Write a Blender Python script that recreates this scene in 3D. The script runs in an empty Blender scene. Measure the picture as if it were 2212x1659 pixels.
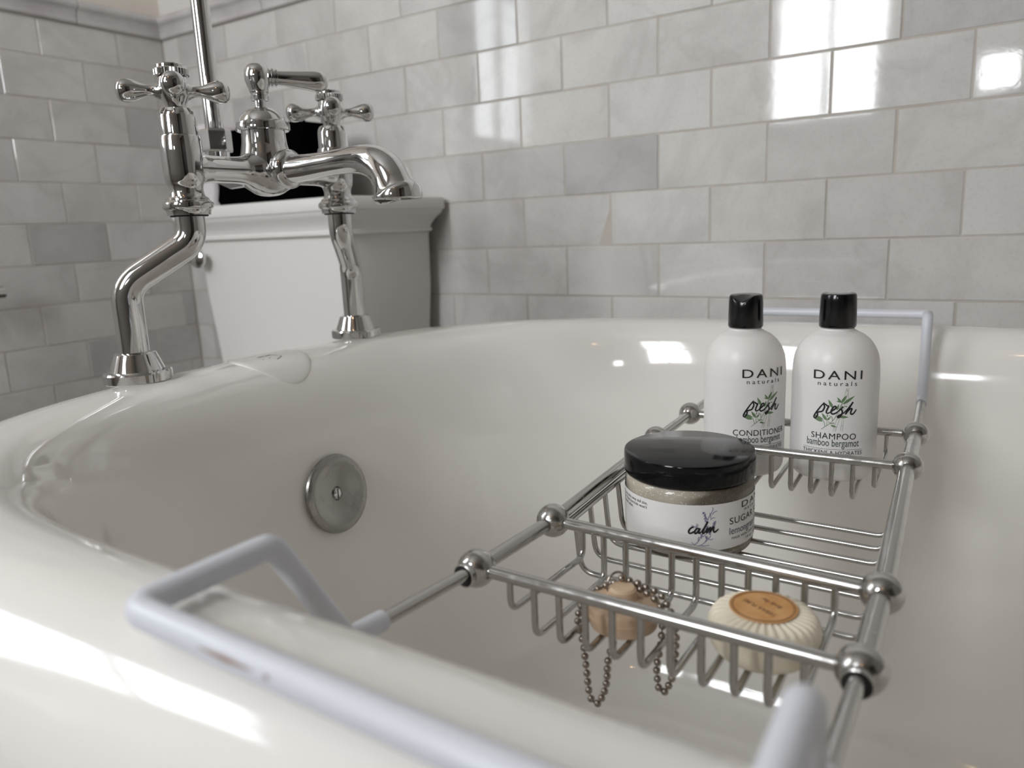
import bpy, bmesh, math, random
from mathutils import Vector, Matrix, Quaternion

random.seed(7)
SC = bpy.context.scene
COL = SC.collection
V = Vector
pi = math.pi
ZO = 0.622            # height of the drawing origin above the bathroom floor


def up(p):
    return (p[0], p[1], p[2] + ZO)


# ------------------------------------------------------------------ camera
cam_d = bpy.data.cameras.new('camera')
cam = bpy.data.objects.new('camera', cam_d)
COL.objects.link(cam)
_r = V((0.8405657, 0.54000665, -0.04292))
_u = V((-0.07490613, 0.19433525, 0.978071))
_f = V((-0.53650571, 0.81891796, -0.20380136))
m = Matrix((_r, _u, -_f)).transposed().to_4x4()
m.translation = V(up((1.56601, -1.07332, 0.11325)))
cam.matrix_world = m
cam_d.sensor_width = 36.0
cam_d.lens = 1635.58 / 2212 * 36.0
cam_d.clip_start = 0.01
cam_d.dof.use_dof = True
cam_d.dof.focus_distance = 0.60
cam_d.dof.aperture_fstop = 6.6
SC.camera = cam

# ------------------------------------------------------------------ world
w = bpy.data.worlds.new('world')
SC.world = w
w.use_nodes = True
w.node_tree.nodes['Background'].inputs[0].default_value = (0.75, 0.86, 1.0, 1)
w.node_tree.nodes['Background'].inputs[1].default_value = 1.0


# daylight standing in the two window openings
def area(name, loc, rot, sx, sy, power, col):
    d = bpy.data.lights.new(name, 'AREA')
    d.shape = 'RECTANGLE'
    d.size, d.size_y = sx, sy
    d.energy = power
    d.color = col
    o = bpy.data.objects.new(name, d)
    COL.objects.link(o)
    o.location = up(loc)
    o.rotation_euler = rot
    return o


W1 = (-1.60, -1.17, 0.40, 1.50)      # y0 y1 z0 z1 of window in the left wall
W2 = (0.64, 1.12, 0.46, 1.55)        # x0 x1 z0 z1 of window in the wall behind the camera
W3 = (1.43, 1.59, 0.48, 0.64)        # x0 x1 z0 z1 of the window beside it, cut to a slit to shape its reflection
YN, XR, ZC = -2.30, 3.05, 1.80       # near wall, right wall, ceiling
area('window_light', (-0.10, (W1[0] + W1[1]) / 2, (W1[2] + W1[3]) / 2), (0, -pi / 2, 0), W1[3] - W1[2], W1[1] - W1[0], 14.0, (0.93, 0.97, 1.0))
area('window_light', ((W2[0] + W2[1]) / 2, YN - 0.10, (W2[2] + W2[3]) / 2), (pi / 2, 0, 0), W2[1] - W2[0], W2[3] - W2[2], 40.0, (0.95, 0.97, 1.0))
area('window_light', ((W3[0] + W3[1]) / 2, YN - 0.10, (W3[2] + W3[3]) / 2), (pi / 2, 0, 0), W3[1] - W3[0], W3[3] - W3[2], 2.4, (0.95, 0.97, 1.0))
lamp_d = bpy.data.lights.new('vanity_lamp', 'POINT')
lamp_d.energy, lamp_d.shadow_soft_size, lamp_d.color = 1.2, 0.035, (1.0, 0.62, 0.33)
lamp = bpy.data.objects.new('vanity_lamp', lamp_d)
COL.objects.link(lamp)
lamp.location = up((1.70, -2.05, 1.45))

SC.view_settings.view_transform = 'Standard'
SC.view_settings.look = 'None'
SC.view_settings.gamma = 1.0
SC.view_settings.use_curve_mapping = False
SC.view_settings.exposure = -0.22
SC.cycles.max_bounces = 10
SC.cycles.diffuse_bounces = 5
SC.cycles.glossy_bounces = 6
SC.cycles.transparent_max_bounces = 12
SC.cycles.caustics_refractive = False
SC.cycles.sample_clamp_indirect = 6.0


# ------------------------------------------------------------------ materials
MAT = {}


def mat(name, col, rough=0.5, metal=0.0, spec=0.5, coat=0.0, bump=None, vary=None, rnoise=None, sheen=0.0, trans=0.0, sss=0.0):
    mt = bpy.data.materials.new(name)
    mt.use_nodes = True
    nt = mt.node_tree
    b = nt.nodes['Principled BSDF']
    b.inputs['Base Color'].default_value = (*col, 1)
    b.inputs['Roughness'].default_value = rough
    b.inputs['Metallic'].default_value = metal
    b.inputs['Specular IOR Level'].default_value = spec
    b.inputs['Coat Weight'].default_value = coat
    b.inputs['Coat Roughness'].default_value = 0.04
    b.inputs['Sheen Weight'].default_value = sheen
    b.inputs['Transmission Weight'].default_value = trans
    if sss:
        b.inputs['Subsurface Weight'].default_value = sss
        b.inputs['Subsurface Radius'].default_value = (0.004, 0.003, 0.002)
        b.inputs['Subsurface Scale'].default_value = 1.0
    tc = nt.nodes.new('ShaderNodeTexCoord')

    def noise(scale, detail=3, rough_=0.5):
        n = nt.nodes.new('ShaderNodeTexNoise')
        n.inputs['Scale'].default_value = scale
        n.inputs['Detail'].default_value = detail
        n.inputs['Roughness'].default_value = rough_
        nt.links.new(tc.outputs['Object'], n.inputs['Vector'])
        return n
    if bump:
        n = noise(bump[0], 3)
        bp = nt.nodes.new('ShaderNodeBump')
        bp.inputs['Strength'].default_value = bump[1]
        bp.inputs['Distance'].default_value = bump[2]
        nt.links.new(n.outputs['Fac'], bp.inputs['Height'])
        nt.links.new(bp.outputs['Normal'], b.inputs['Normal'])
    if vary:
        n = noise(vary[0], 4)
        rp = nt.nodes.new('ShaderNodeValToRGB')
        rp.color_ramp.elements[0].position = 0.35
        rp.color_ramp.elements[1].position = 0.68
        rp.color_ramp.elements[0].color = (*vary[1], 1)
        rp.color_ramp.elements[1].color = (*col, 1)
        nt.links.new(n.outputs['Fac'], rp.inputs['Fac'])
        nt.links.new(rp.outputs['Color'], b.inputs['Base Color'])
    if rnoise:
        n = noise(rnoise[0], 5, 0.6)
        mr = nt.nodes.new('ShaderNodeMapRange')
        mr.inputs['From Min'].default_value = 0.35
        mr.inputs['From Max'].default_value = 0.75
        mr.inputs['To Min'].default_value = rough
        mr.inputs['To Max'].default_value = rnoise[1]
        nt.links.new(n.outputs['Fac'], mr.inputs['Value'])
        nt.links.new(mr.outputs['Result'], b.inputs['Roughness'])
    MAT[name] = mt
    return mt


mat('chrome', (0.66, 0.655, 0.65), 0.03, 1.0, rnoise=(90, 0.12))
mat('caddy_chrome', (0.50, 0.49, 0.475), 0.13, 1.0, rnoise=(120, 0.30))
mat('black_void', (0.006, 0.006, 0.006), 0.6)
mat('enamel', (0.90, 0.875, 0.83), 0.09, coat=0.5, bump=(30, 0.02, 0.002))
mat('ceramic', (0.80, 0.785, 0.755), 0.22, bump=(25, 0.02, 0.002))
mat('badge', (0.86, 0.84, 0.80), 0.25)
mat('badge_print', (0.50, 0.48, 0.45), 0.4)
mat('vinyl', (0.74, 0.76, 0.82), 0.35, bump=(300, 0.04, 0.0005))
mat('vinyl_worn', (0.36, 0.25, 0.20), 0.5)
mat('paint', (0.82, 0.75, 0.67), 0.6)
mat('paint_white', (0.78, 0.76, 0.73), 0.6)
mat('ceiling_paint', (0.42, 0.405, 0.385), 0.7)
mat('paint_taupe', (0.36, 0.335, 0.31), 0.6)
mat('reflection_dark', (0.028, 0.018, 0.012), 0.4, vary=(12, (0.02, 0.012, 0.008)))  # near-black for the added panel mirrored in the chrome
mat('satin', (0.33, 0.32, 0.305), 0.2, 1.0, rnoise=(60, 0.34))
mat('grout', (0.50, 0.455, 0.40), 0.85, bump=(400, 0.3, 0.001), vary=(14, (0.58, 0.54, 0.49)))
mat('bottle', (0.86, 0.835, 0.81), 0.36, sss=0.15, bump=(60, 0.02, 0.001))
mat('label', (0.84, 0.825, 0.81), 0.32)
mat('cap_black', (0.0035, 0.0035, 0.004), 0.16, bump=(180, 0.02, 0.0005))
mat('lid_black', (0.004, 0.004, 0.005), 0.12, spec=0.3)
mat('ink', (0.010, 0.010, 0.012), 0.5)
mat('ink_dark_green', (0.045, 0.075, 0.060), 0.5)
mat('ink_green', (0.15, 0.24, 0.12), 0.5)
mat('ink_pale', (0.42, 0.47, 0.40), 0.5)
mat('ink_purple', (0.22, 0.20, 0.36), 0.5)
mat('ink_navy', (0.07, 0.07, 0.13), 0.5)
mat('plug', (0.70, 0.525, 0.37), 0.55, vary=(160, (0.62, 0.44, 0.29)), bump=(200, 0.2, 0.001))
mat('bead_metal', (0.33, 0.29, 0.25), 0.28, 1.0)
mat('soap_wrap', (0.84, 0.77, 0.62), 0.5, sss=0.2, bump=(150, 0.08, 0.001))
mat('soap_label', (0.68, 0.38, 0.15), 0.5, vary=(90, (0.56, 0.26, 0.07)))
mat('soap_ink', (0.12, 0.04, 0.015), 0.5)
mat('towel_black', (0.002, 0.002, 0.002), 1.0, spec=0.0, bump=(500, 0.6, 0.003))
mat('towel_white', (0.80, 0.76, 0.77), 0.95, bump=(500, 0.5, 0.003))
mat('aerator', (0.10, 0.085, 0.06), 0.5, 0.8, bump=(900, 0.8, 0.002))
mat('floor_tile', (0.16, 0.14, 0.125), 0.35)
mat('window_paint', (0.80, 0.80, 0.79), 0.4)


def marble(name, base, dark, rough):
    mt = bpy.data.materials.new(name)
    mt.use_nodes = True
    nt = mt.node_tree
    N, L = nt.nodes, nt.links
    b = N['Principled BSDF']
    tc = N.new('ShaderNodeTexCoord')
    oi = N.new('ShaderNodeObjectInfo')
    mul = N.new('ShaderNodeVectorMath'); mul.operation = 'SCALE'
    mul.inputs[0].default_value = (17.3, 31.7, 11.1)
    L.new(oi.outputs['Random'], mul.inputs['Scale'])
    add = N.new('ShaderNodeVectorMath'); add.operation = 'ADD'
    L.new(tc.outputs['Object'], add.inputs[0]); L.new(mul.outputs['Vector'], add.inputs[1])

    def noise(scale, det, dist=0.0, rg=0.55):
        n = N.new('ShaderNodeTexNoise')
        n.inputs['Scale'].default_value = scale; n.inputs['Detail'].default_value = det
        n.inputs['Distortion'].default_value = dist; n.inputs['Roughness'].default_value = rg
        L.new(add.outputs['Vector'], n.inputs['Vector'])
        return n
    cloud = noise(9, 4, 0.4)
    vein = noise(5, 4, 0.8, 0.55)
    speck = noise(260, 2)
    # per-tile tone: most tiles pale, a few grey
    tone = N.new('ShaderNodeValToRGB')
    e = tone.color_ramp.elements
    e[0].position, e[0].color = 0.0, (dark[0] * 1.18, dark[1] * 1.18, dark[2] * 1.18, 1)
    e[1].position, e[1].color = 1.0, (*base, 1)
    k = e.new(0.16); k.color = (base[0] * .90, base[1] * .89, base[2] * .89, 1)
    k = e.new(0.55); k.color = (base[0] * .98, base[1] * .975, base[2] * .955, 1)
    L.new(oi.outputs['Random'], tone.inputs['Fac'])
    r1 = N.new('ShaderNodeValToRGB')
    r1.color_ramp.elements[0].position = 0.30; r1.color_ramp.elements[0].color = (0.87, 0.86, 0.865, 1)
    r1.color_ramp.elements[1].position = 0.60; r1.color_ramp.elements[1].color = (1, 1, 1, 1)
    L.new(cloud.outputs['Fac'], r1.inputs['Fac'])
    r2 = N.new('ShaderNodeValToRGB')
    q = r2.color_ramp.elements
    q[0].position = 0.44; q[0].color = (1, 1, 1, 1)
    q[1].position = 0.56; q[1].color = (1, 1, 1, 1)
    j = q.new(0.50); j.color = (0.93, 0.925, 0.925, 1)
    L.new(vein.outputs['Fac'], r2.inputs['Fac'])
    r3 = N.new('ShaderNodeValToRGB')
    r3.color_ramp.elements[0].position = 0.25; r3.color_ramp.elements[0].color = (0.93, 0.93, 0.93, 1)
    r3.color_ramp.elements[1].position = 0.5; r3.color_ramp.elements[1].color = (1, 1, 1, 1)
    L.new(speck.outputs['Fac'], r3.inputs['Fac'])
    prev = tone.outputs['Color']
    for rr in (r1, r2, r3):
        mx = N.new('ShaderNodeMix'); mx.data_type = 'RGBA'; mx.blend_type = 'MULTIPLY'
        mx.inputs[0].default_value = 1.0
        L.new(prev, mx.inputs[6]); L.new(rr.outputs['Color'], mx.inputs[7])
        prev = mx.outputs[2]
    L.new(prev, b.inputs['Base Color'])
    mr = N.new('ShaderNodeMapRange')
    mr.inputs['From Min'].default_value = 0.3; mr.inputs['From Max'].default_value = 0.7
    mr.inputs['To Min'].default_value = rough; mr.inputs['To Max'].default_value = rough + 0.03
    L.new(cloud.outputs['Fac'], mr.inputs['Value'])
    L.new(mr.outputs['Result'], b.inputs['Roughness'])
    pit = noise(170, 3)
    big = noise(9, 2)
    bp = N.new('ShaderNodeBump'); bp.inputs['Strength'].default_value = 0.06; bp.inputs['Distance'].default_value = 0.0003
    L.new(pit.outputs['Fac'], bp.inputs['Height'])
    bp2 = N.new('ShaderNodeBump'); bp2.inputs['Strength'].default_value = 0.03; bp2.inputs['Distance'].default_value = 0.001
    L.new(big.outputs['Fac'], bp2.inputs['Height']); L.new(bp.outputs['Normal'], bp2.inputs['Normal'])
    L.new(bp2.outputs['Normal'], b.inputs['Normal'])
    MAT[name] = mt


marble('marble', (0.745, 0.735, 0.71), (0.50, 0.49, 0.48), 0.035)
marble('marble_trim', (0.70, 0.68, 0.67), (0.60, 0.58, 0.57), 0.22)


def clear_plastic():
    mt = bpy.data.materials.new('clear_plastic')
    mt.use_nodes = True
    nt = mt.node_tree
    out = nt.nodes['Material Output']
    nt.nodes.remove(nt.nodes['Principled BSDF'])
    tr = nt.nodes.new('ShaderNodeBsdfTransparent'); tr.inputs[0].default_value = (0.93, 0.925, 0.91, 1)
    gl = nt.nodes.new('ShaderNodeBsdfGlossy'); gl.inputs['Roughness'].default_value = 0.05
    fr = nt.nodes.new('ShaderNodeFresnel'); fr.inputs['IOR'].default_value = 1.45
    mx = nt.nodes.new('ShaderNodeMixShader')
    nt.links.new(fr.outputs[0], mx.inputs[0]); nt.links.new(tr.outputs[0], mx.inputs[1]); nt.links.new(gl.outputs[0], mx.inputs[2])
    nt.links.new(mx.outputs[0], out.inputs['Surface'])
    MAT['clear_plastic'] = mt


clear_plastic()


def scrub():
    mt = mat('scrub', (0.56, 0.51, 0.43), 0.45, sss=0.1)
    nt = mt.node_tree
    b = nt.nodes['Principled BSDF']
    tc = nt.nodes.new('ShaderNodeTexCoord')
    vo = nt.nodes.new('ShaderNodeTexVoronoi'); vo.inputs['Scale'].default_value = 520
    nt.links.new(tc.outputs['Object'], vo.inputs['Vector'])
    rp = nt.nodes.new('ShaderNodeValToRGB')
    rp.color_ramp.elements[0].position = 0.15; rp.color_ramp.elements[0].color = (0.95, 0.93, 0.88, 1)
    rp.color_ramp.elements[1].position = 0.27; rp.color_ramp.elements[1].color = (0.56, 0.51, 0.43, 1)
    nt.links.new(vo.outputs['Distance'], rp.inputs['Fac'])
    nt.links.new(rp.outputs['Color'], b.inputs['Base Color'])
    bp = nt.nodes.new('ShaderNodeBump'); bp.inputs['Strength'].default_value = 0.2; bp.inputs['Distance'].default_value = 0.0005
    nt.links.new(vo.outputs['Distance'], bp.inputs['Height']); nt.links.new(bp.outputs['Normal'], b.inputs['Normal'])


scrub()


# ------------------------------------------------------------------ mesh building
def frame(d):
    d = V(d).normalized()
    a = V((0, 0, 1)) if abs(d.z) < 0.9 else V((1, 0, 0))
    x = a.cross(d).normalized()
    return x, d.cross(x), d


class MB:
    """collects shapes in drawing coordinates, builds one mesh object"""

    def __init__(s):
        s.v, s.f = [], []

    def ring_stack(s, rings, closed_u=True, cap0=False, cap1=False):
        b = len(s.v); n = len(rings[0])
        for r in rings:
            s.v += [tuple(p) for p in r]
        for i in range(len(rings) - 1):
            for j in range(n if closed_u else n - 1):
                j2 = (j + 1) % n
                s.f.append((b + i * n + j, b + i * n + j2, b + (i + 1) * n + j2, b + (i + 1) * n + j))
        if cap0:
            s.f.append(tuple(b + j for j in reversed(range(n))))
        if cap1:
            s.f.append(tuple(b + (len(rings) - 1) * n + j for j in range(n)))
        return s

    def lathe(s, prof, origin=(0, 0, 0), axis=(0, 0, 1), seg=32, mod=None, cap0=True, cap1=True):
        x, y, d = frame(axis)
        if tuple(axis) == (0, 0, 1):
            x, y, d = V((1, 0, 0)), V((0, 1, 0)), V((0, 0, 1))
        o = V(origin)
        rings = []
        for r, z in prof:
            ring = []
            for k in range(seg):
                a = 2 * pi * k / seg
                rr = r * (mod(a, z) if mod else 1)
                ring.append(o + x * (rr * math.cos(a)) + y * (rr * math.sin(a)) + d * z)
            rings.append(ring)
        return s.ring_stack(rings, True, cap0 and prof[0][0] > 1e-6, cap1 and prof[-1][0] > 1e-6)

    def tube(s, pts, rad, seg=16, cap=True, closed=False):
        pts = [V(p) for p in pts]
        n = len(pts)
        rads = rad if isinstance(rad, (list, tuple)) else [rad] * n
        tang = []
        for i in range(n):
            if closed:
                t = pts[(i + 1) % n] - pts[i - 1]
            else:
                t = pts[min(i + 1, n - 1)] - pts[max(i - 1, 0)]
            tang.append(t.normalized())
        x, y, d = frame(tang[0])
        rings = []
        for i in range(n):
            if i:
                q = tang[i - 1].rotation_difference(tang[i])
                x = q @ x
                x = (x - tang[i] * x.dot(tang[i])).normalized()
            y = tang[i].cross(x)
            rings.append([pts[i] + (x * math.cos(2 * pi * k / seg) + y * math.sin(2 * pi * k / seg)) * rads[i] for k in range(seg)])
        if closed:
            rings.append(rings[0])
        return s.ring_stack(rings, True, cap and not closed, cap and not closed)

    def sphere(s, c, r, seg=24, rings=12, sq=(1, 1, 1)):
        prof = []
        for i in range(rings + 1):
            a = -pi / 2 + pi * i / rings
            prof.append((max(1e-7, r * math.cos(a)), r * math.sin(a)))
        b = len(s.v)
        s.lathe(prof, (0, 0, 0), seg=seg)
        for i in range(b, len(s.v)):
            p = s.v[i]
            s.v[i] = (p[0] * sq[0] + c[0], p[1] * sq[1] + c[1], p[2] * sq[2] + c[2])
        return s

    def box(s, lo, hi):
        b = len(s.v)
        for z in (lo[2], hi[2]):
            s.v += [(lo[0], lo[1], z), (hi[0], lo[1], z), (hi[0], hi[1], z), (lo[0], hi[1], z)]
        for f in ((3, 2, 1, 0), (4, 5, 6, 7), (0, 1, 5, 4), (1, 2, 6, 5), (2, 3, 7, 6), (3, 0, 4, 7)):
            s.f.append(tuple(b + i for i in f))
        return s

    def rbox_stack(s, lo, hi, levels, rc, n=6):
        """stack of rounded rectangles: levels = [(inset, z)]"""
        rings = []
        for ins, z in levels:
            x0, y0, x1, y1 = lo[0] + ins, lo[1] + ins, hi[0] - ins, hi[1] - ins
            r = max(0.0005, min(rc - ins * 0.3, (x1 - x0) / 2.01, (y1 - y0) / 2.01))
            ring = []
            for cx, cy, a0 in ((x1 - r, y1 - r, 0), (x0 + r, y1 - r, pi / 2), (x0 + r, y0 + r, pi), (x1 - r, y0 + r, 1.5 * pi)):
                for k in range(n + 1):
                    a = a0 + pi / 2 * k / n
                    ring.append((cx + r * math.cos(a), cy + r * math.sin(a), z))
            rings.append(ring)
        return s.ring_stack(rings, True, True, True)

    def build(s, name, material, parent=None, origin=None, smooth=True, angle=38):
        o0 = V(PORIG[parent.name]) if parent else V(origin if origin else (0, 0, 0))
        me = bpy.data.meshes.new(name)
        me.from_pydata([tuple(V(p) - o0) for p in s.v], [], s.f)
        me.validate()
        bm = bmesh.new(); bm.from_mesh(me)
        bmesh.ops.remove_doubles(bm, verts=bm.verts, dist=1e-6)
        bmesh.ops.recalc_face_normals(bm, faces=bm.faces)
        bm.to_mesh(me); bm.free()
        me.materials.append(MAT[material])
        if smooth:
            me.shade_smooth()
            me.set_sharp_from_angle(angle=math.radians(angle))
        o = bpy.data.objects.new(name, me)
        COL.objects.link(o)
        if parent:
            o.parent = parent
            PORIG[o.name] = tuple(o0)
        else:
            o.location = up(o0)
            PORIG[o.name] = tuple(o0)
        return o


PORIG = {}


def thing(name, label, cat, loc, group=None):
    o = bpy.data.objects.new(name, None)
    o.empty_display_size = 0.05
    COL.objects.link(o)
    o.location = up(loc)
    PORIG[o.name] = tuple(loc)
    o['label'] = label; o['category'] = cat
    if group:
        o['group'] = group
    return o


def fillet(pts, r, n=8):
    pts = [V(p) for p in pts]
    out = [pts[0]]
    for i in range(1, len(pts) - 1):
        a, b, c = pts[i - 1], pts[i], pts[i + 1]
        d1, d2 = (a - b), (c - b)
        rr = r[i - 1] if isinstance(r, (list, tuple)) else r
        ang = d1.angle(d2)
        t = min(rr / math.tan(ang / 2), d1.length * 0.49, d2.length * 0.49)
        p, q = b + d1.normalized() * t, b + d2.normalized() * t
        for k in range(n + 1):
            u = k / n
            out.append(p * (1 - u) ** 2 + b * 2 * u * (1 - u) + q * u * u)
    out.append(pts[-1])
    return out


def spline(pts, n=6):
    """Catmull-Rom through tuples of any length"""
    P = [pts[0]] + list(pts) + [pts[-1]]
    out = []
    for i in range(1, len(P) - 2):
        for k in range(n):
            t = k / n
            out.append(tuple(0.5 * (2 * b + (c - a) * t + (2 * a - 5 * b + 4 * c - d) * t * t + (3 * b - a - 3 * c + d) * t ** 3)
                             for a, b, c, d in zip(P[i - 1], P[i], P[i + 1], P[i + 2])))
    out.append(tuple(pts[-1]))
    return out


def resample(pts, step):
    pts = [V(p) for p in pts]
    out = [pts[0]]; need = step
    for a, b in zip(pts, pts[1:]):
        L = (b - a).length; pos = 0
        while L - pos >= need:
            pos += need; out.append(a.lerp(b, pos / L)); need = step
        need -= L - pos
    return out


# ================================================================== the room
def struct(o):
    o['kind'] = 'structure'
    return o


def wall_with_hole(name, axis, c0, c1, lo, hi, hole, material):
    """slab between c0..c1 on axis, spanning lo..hi (u,z) with a rectangular hole (u0,u1,z0,z1)"""
    mb = MB()
    (u0, z0), (u1, z1) = lo, hi

    def bx(a, b, c, d):
        if axis == 0:
            mb.box((c0, a, c), (c1, b, d))
        else:
            mb.box((a, c0, c), (b, c1, d))
    if hole:
        bx(u0, hole[0], z0, z1); bx(hole[1], u1, z0, z1)
        bx(hole[0], hole[1], z0, hole[2]); bx(hole[0], hole[1], hole[3], z1)
    else:
        bx(u0, u1, z0, z1)
    return mb


FL = -ZO
TILE_L, TILE_H, G = 0.1524, 0.0762, 0.0018
PX, PZ = TILE_L + G, TILE_H + G
Z7 = 0.5365                      # underside of the chair rail
T = 0.008                        # tile stands this proud of the wall slab
GD = 0.0009                      # grout lies this far behind the tile face

struct(MB().box((-0.06, YN - 0.06, FL - 0.05), (XR + 0.06, 0.06, FL)).build('floor', 'floor_tile', origin=(0, 0, FL), smooth=False))
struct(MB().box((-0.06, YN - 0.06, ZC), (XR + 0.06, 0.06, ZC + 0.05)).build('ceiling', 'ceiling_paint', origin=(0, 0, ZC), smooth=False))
wall_back = struct(wall_with_hole('wall_back', 1, T, 0.10, (-0.10, FL), (XR + 0.10, ZC), None, 'paint_white').build('wall_back', 'paint_white', smooth=False))
wall_left = struct(wall_with_hole('wall_left', 0, -0.10, -T, (YN, FL), (T, ZC), W1, 'paint').build('wall_left', 'paint', smooth=False))
nw = wall_with_hole('wall_near', 1, YN - 0.10, YN, (-0.10, FL), (1.25, ZC), W2, 'paint')
n2 = wall_with_hole('wall_near', 1, YN - 0.10, YN, (1.25, FL), (XR + 0.10, ZC), W3, 'paint')
nb = len(nw.v)
nw.v += n2.v
nw.f += [tuple(i + nb for i in f) for f in n2.f]
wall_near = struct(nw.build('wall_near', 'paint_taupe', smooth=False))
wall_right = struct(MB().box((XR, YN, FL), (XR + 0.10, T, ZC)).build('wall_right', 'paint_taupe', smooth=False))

# grout beds behind the tiles
MB().box((-T + GD, GD, FL), (XR, T, Z7)).build('grout_bed', 'grout', wall_back, smooth=False)
lg = MB()
for a, b, c, d in ((YN, W1[0], FL, Z7), (W1[1], GD, FL, Z7), (W1[0], W1[1], FL, W1[2])):
    lg.box((-T, a, c), (-GD, b, d))
lg.build('grout_bed', 'grout', wall_left, smooth=False)


def tile_mesh(L, H, face):
    """a tile L x H with a chamfered edge; face 'y' looks to -y, 'x' looks to +x; centred"""
    ch = 0.0011
    mb = MB()
    rings = []
    for ins, d in ((0, T), (0, ch), (ch, 0.0)):
        a, b = L / 2 - ins, H / 2 - ins
        c = [(-a, -b), (a, -b), (a, b), (-a, b)]
        if face == 'y':
            rings.append([(p, d, q) for p, q in c])
        else:
            rings.append([(-d, p, q) for p, q in c])
    mb.ring_stack(rings, True, False, True)
    me = bpy.data.meshes.new('tile')
    me.from_pydata(mb.v, [], mb.f)
    bm = bmesh.new(); bm.from_mesh(me); bmesh.ops.recalc_face_normals(bm, faces=bm.faces); bm.to_mesh(me); bm.free()
    me.materials.append(MAT['marble'])
    return me


_tm = {}


def put_tile(parent, face, u0, u1, z0, z1):
    L, H = u1 - u0, z1 - z0
    if L < 0.012 or H < 0.012:
        return
    key = (face, round(L, 4), round(H, 4))
    if key not in _tm:
        _tm[key] = tile_mesh(L, H, face)
    o = bpy.data.objects.new('tile', _tm[key])
    COL.objects.link(o)
    o.parent = parent
    uc, zc = (u0 + u1) / 2, (z0 + z1) / 2
    pr = random.uniform(-0.0004, 0.0004)
    tx, tz = random.gauss(0, 0.0035), random.gauss(0, 0.0035)
    if face == 'y':
        o.location = (uc, pr, zc); o.rotation_euler = (tx, 0, tz)
    else:
        o.location = (pr, uc, zc); o.rotation_euler = (0, tx, tz)


A0, B0 = 0.82402, 0.10479
for r in range(-8, 8):
    z0, z1 = max(FL, (r - 1) * PZ + G / 2), min(Z7 - G, r * PZ - G / 2)
    off = A0 if r % 2 else A0 + PX / 2
    k = math.floor((0 - off) / PX)
    while off + k * PX < XR:
        a, b = off + k * PX + G / 2, off + (k + 1) * PX - G / 2
        a, b = max(a, 0.002), min(b, XR)
        put_tile(wall_back, 'y', a, b, z0, z1)
        k += 1
    off = B0 if r % 2 else B0 + PX / 2
    k = math.floor((0 - off) / PX)
    while off + k * PX < -YN:
        a, b = off + k * PX + G / 2, off + (k + 1) * PX - G / 2
        a, b = max(a, 0.002), min(b, -YN)
        y0, y1 = -b, -a
        if z1 > W1[2] and y1 > W1[0] and y0 < W1[1]:
            if z0 < W1[2] - 0.012:
                put_tile(wall_left, 'x', y0, y1, z0, W1[2] - 0.001)
            else:
                if y0 < W1[0]:
                    put_tile(wall_left, 'x', y0, W1[0], z0, z1)
                if y1 > W1[1]:
                    put_tile(wall_left, 'x', W1[1], y1, z0, z1)
        else:
            put_tile(wall_left, 'x', y0, y1, z0, z1)
        k += 1

# marble chair rail in lengths
RAIL = spline([(0.0, 0.0), (0.010, 0.0), (0.0125, 0.004), (0.0125, 0.010), (0.016, 0.022), (0.022, 0.028), (0.0235, 0.034), (0.021, 0.041), (0.012, 0.045), (0.0, 0.047)], 3)
trim_back = None


def rail(name, axis, a, b, cut):
    """a chair rail from a to b as lengths cut at the listed positions"""
    root = bpy.data.objects.new(name, None)
    COL.objects.link(root)
    root.location = up((0, 0, Z7)); PORIG[root.name] = (0, 0, Z7)
    root['kind'] = 'structure'
    st = [a] + cut + [b]
    for s0, s1 in zip(st, st[1:]):
        g = 0.0009
        rings = []
        for t in (s0 + g, s1 - g):
            if axis == 'x':
                rings.append([(t, -d + 0.004, Z7 + z) for d, z in RAIL])
            else:
                rings.append([(d - 0.004, t, Z7 + z) for d, z in RAIL])
        MB().ring_stack(rings, True, True, True).build('rail_length', 'marble_trim', root, angle=50)
    return root


rail('trim_1', 'x', 0.001, XR, [0.335, 0.64, 0.945, 1.25, 1.555, 1.86, 2.165, 2.47, 2.775])
rail('trim_2', 'y', -1.166, -0.001, [-0.84, -0.525, -0.185])


# windows in the left wall and behind the camera (seen only in reflections)
def window(name, axis, c, u0, u1, z0, z1):
    root = bpy.data.objects.new(name, None)
    COL.objects.link(root)
    um = (u0 + u1) / 2
    loc = (c, um, z0) if axis == 0 else (um, c, z0)
    root.location = up(loc); PORIG[root.name] = loc
    root['kind'] = 'structure'

    def bar(nm, a0, a1, b0, b1, d0=-0.03, d1=0.03, mt='window_paint'):
        if axis == 0:
            MB().box((c + d0, a0, b0), (c + d1, a1, b1)).build(nm, mt, root, smooth=False)
        else:
            MB().box((a0, c + d0, b0), (a1, c + d1, b1)).build(nm, mt, root, smooth=False)
    fw = 0.035
    bar('window_frame', u0, u0 + fw, z0, z1); bar('window_frame', u1 - fw, u1, z0, z1)
    bar('window_frame', u0 + fw, u1 - fw, z0, z0 + fw); bar('window_frame', u0 + fw, u1 - fw, z1 - fw, z1)
    zm = (z0 + z1) / 2
    bar('meeting_rail', u0 + fw, u1 - fw, zm - 0.018, zm + 0.018, -0.02, 0.02)
    bar('muntin', um - 0.009, um + 0.009, z0 + fw, zm - 0.018, -0.012, 0.012)
    bar('muntin', um - 0.009, um + 0.009, zm + 0.018, z1 - fw, -0.012, 0.012)
    return root


window('window_1', 0, -0.055, W1[0], W1[1], W1[2], W1[3])
window('window_2', 1, YN - 0.055, W2[0], W2[1], W2[2], W2[3])

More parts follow.
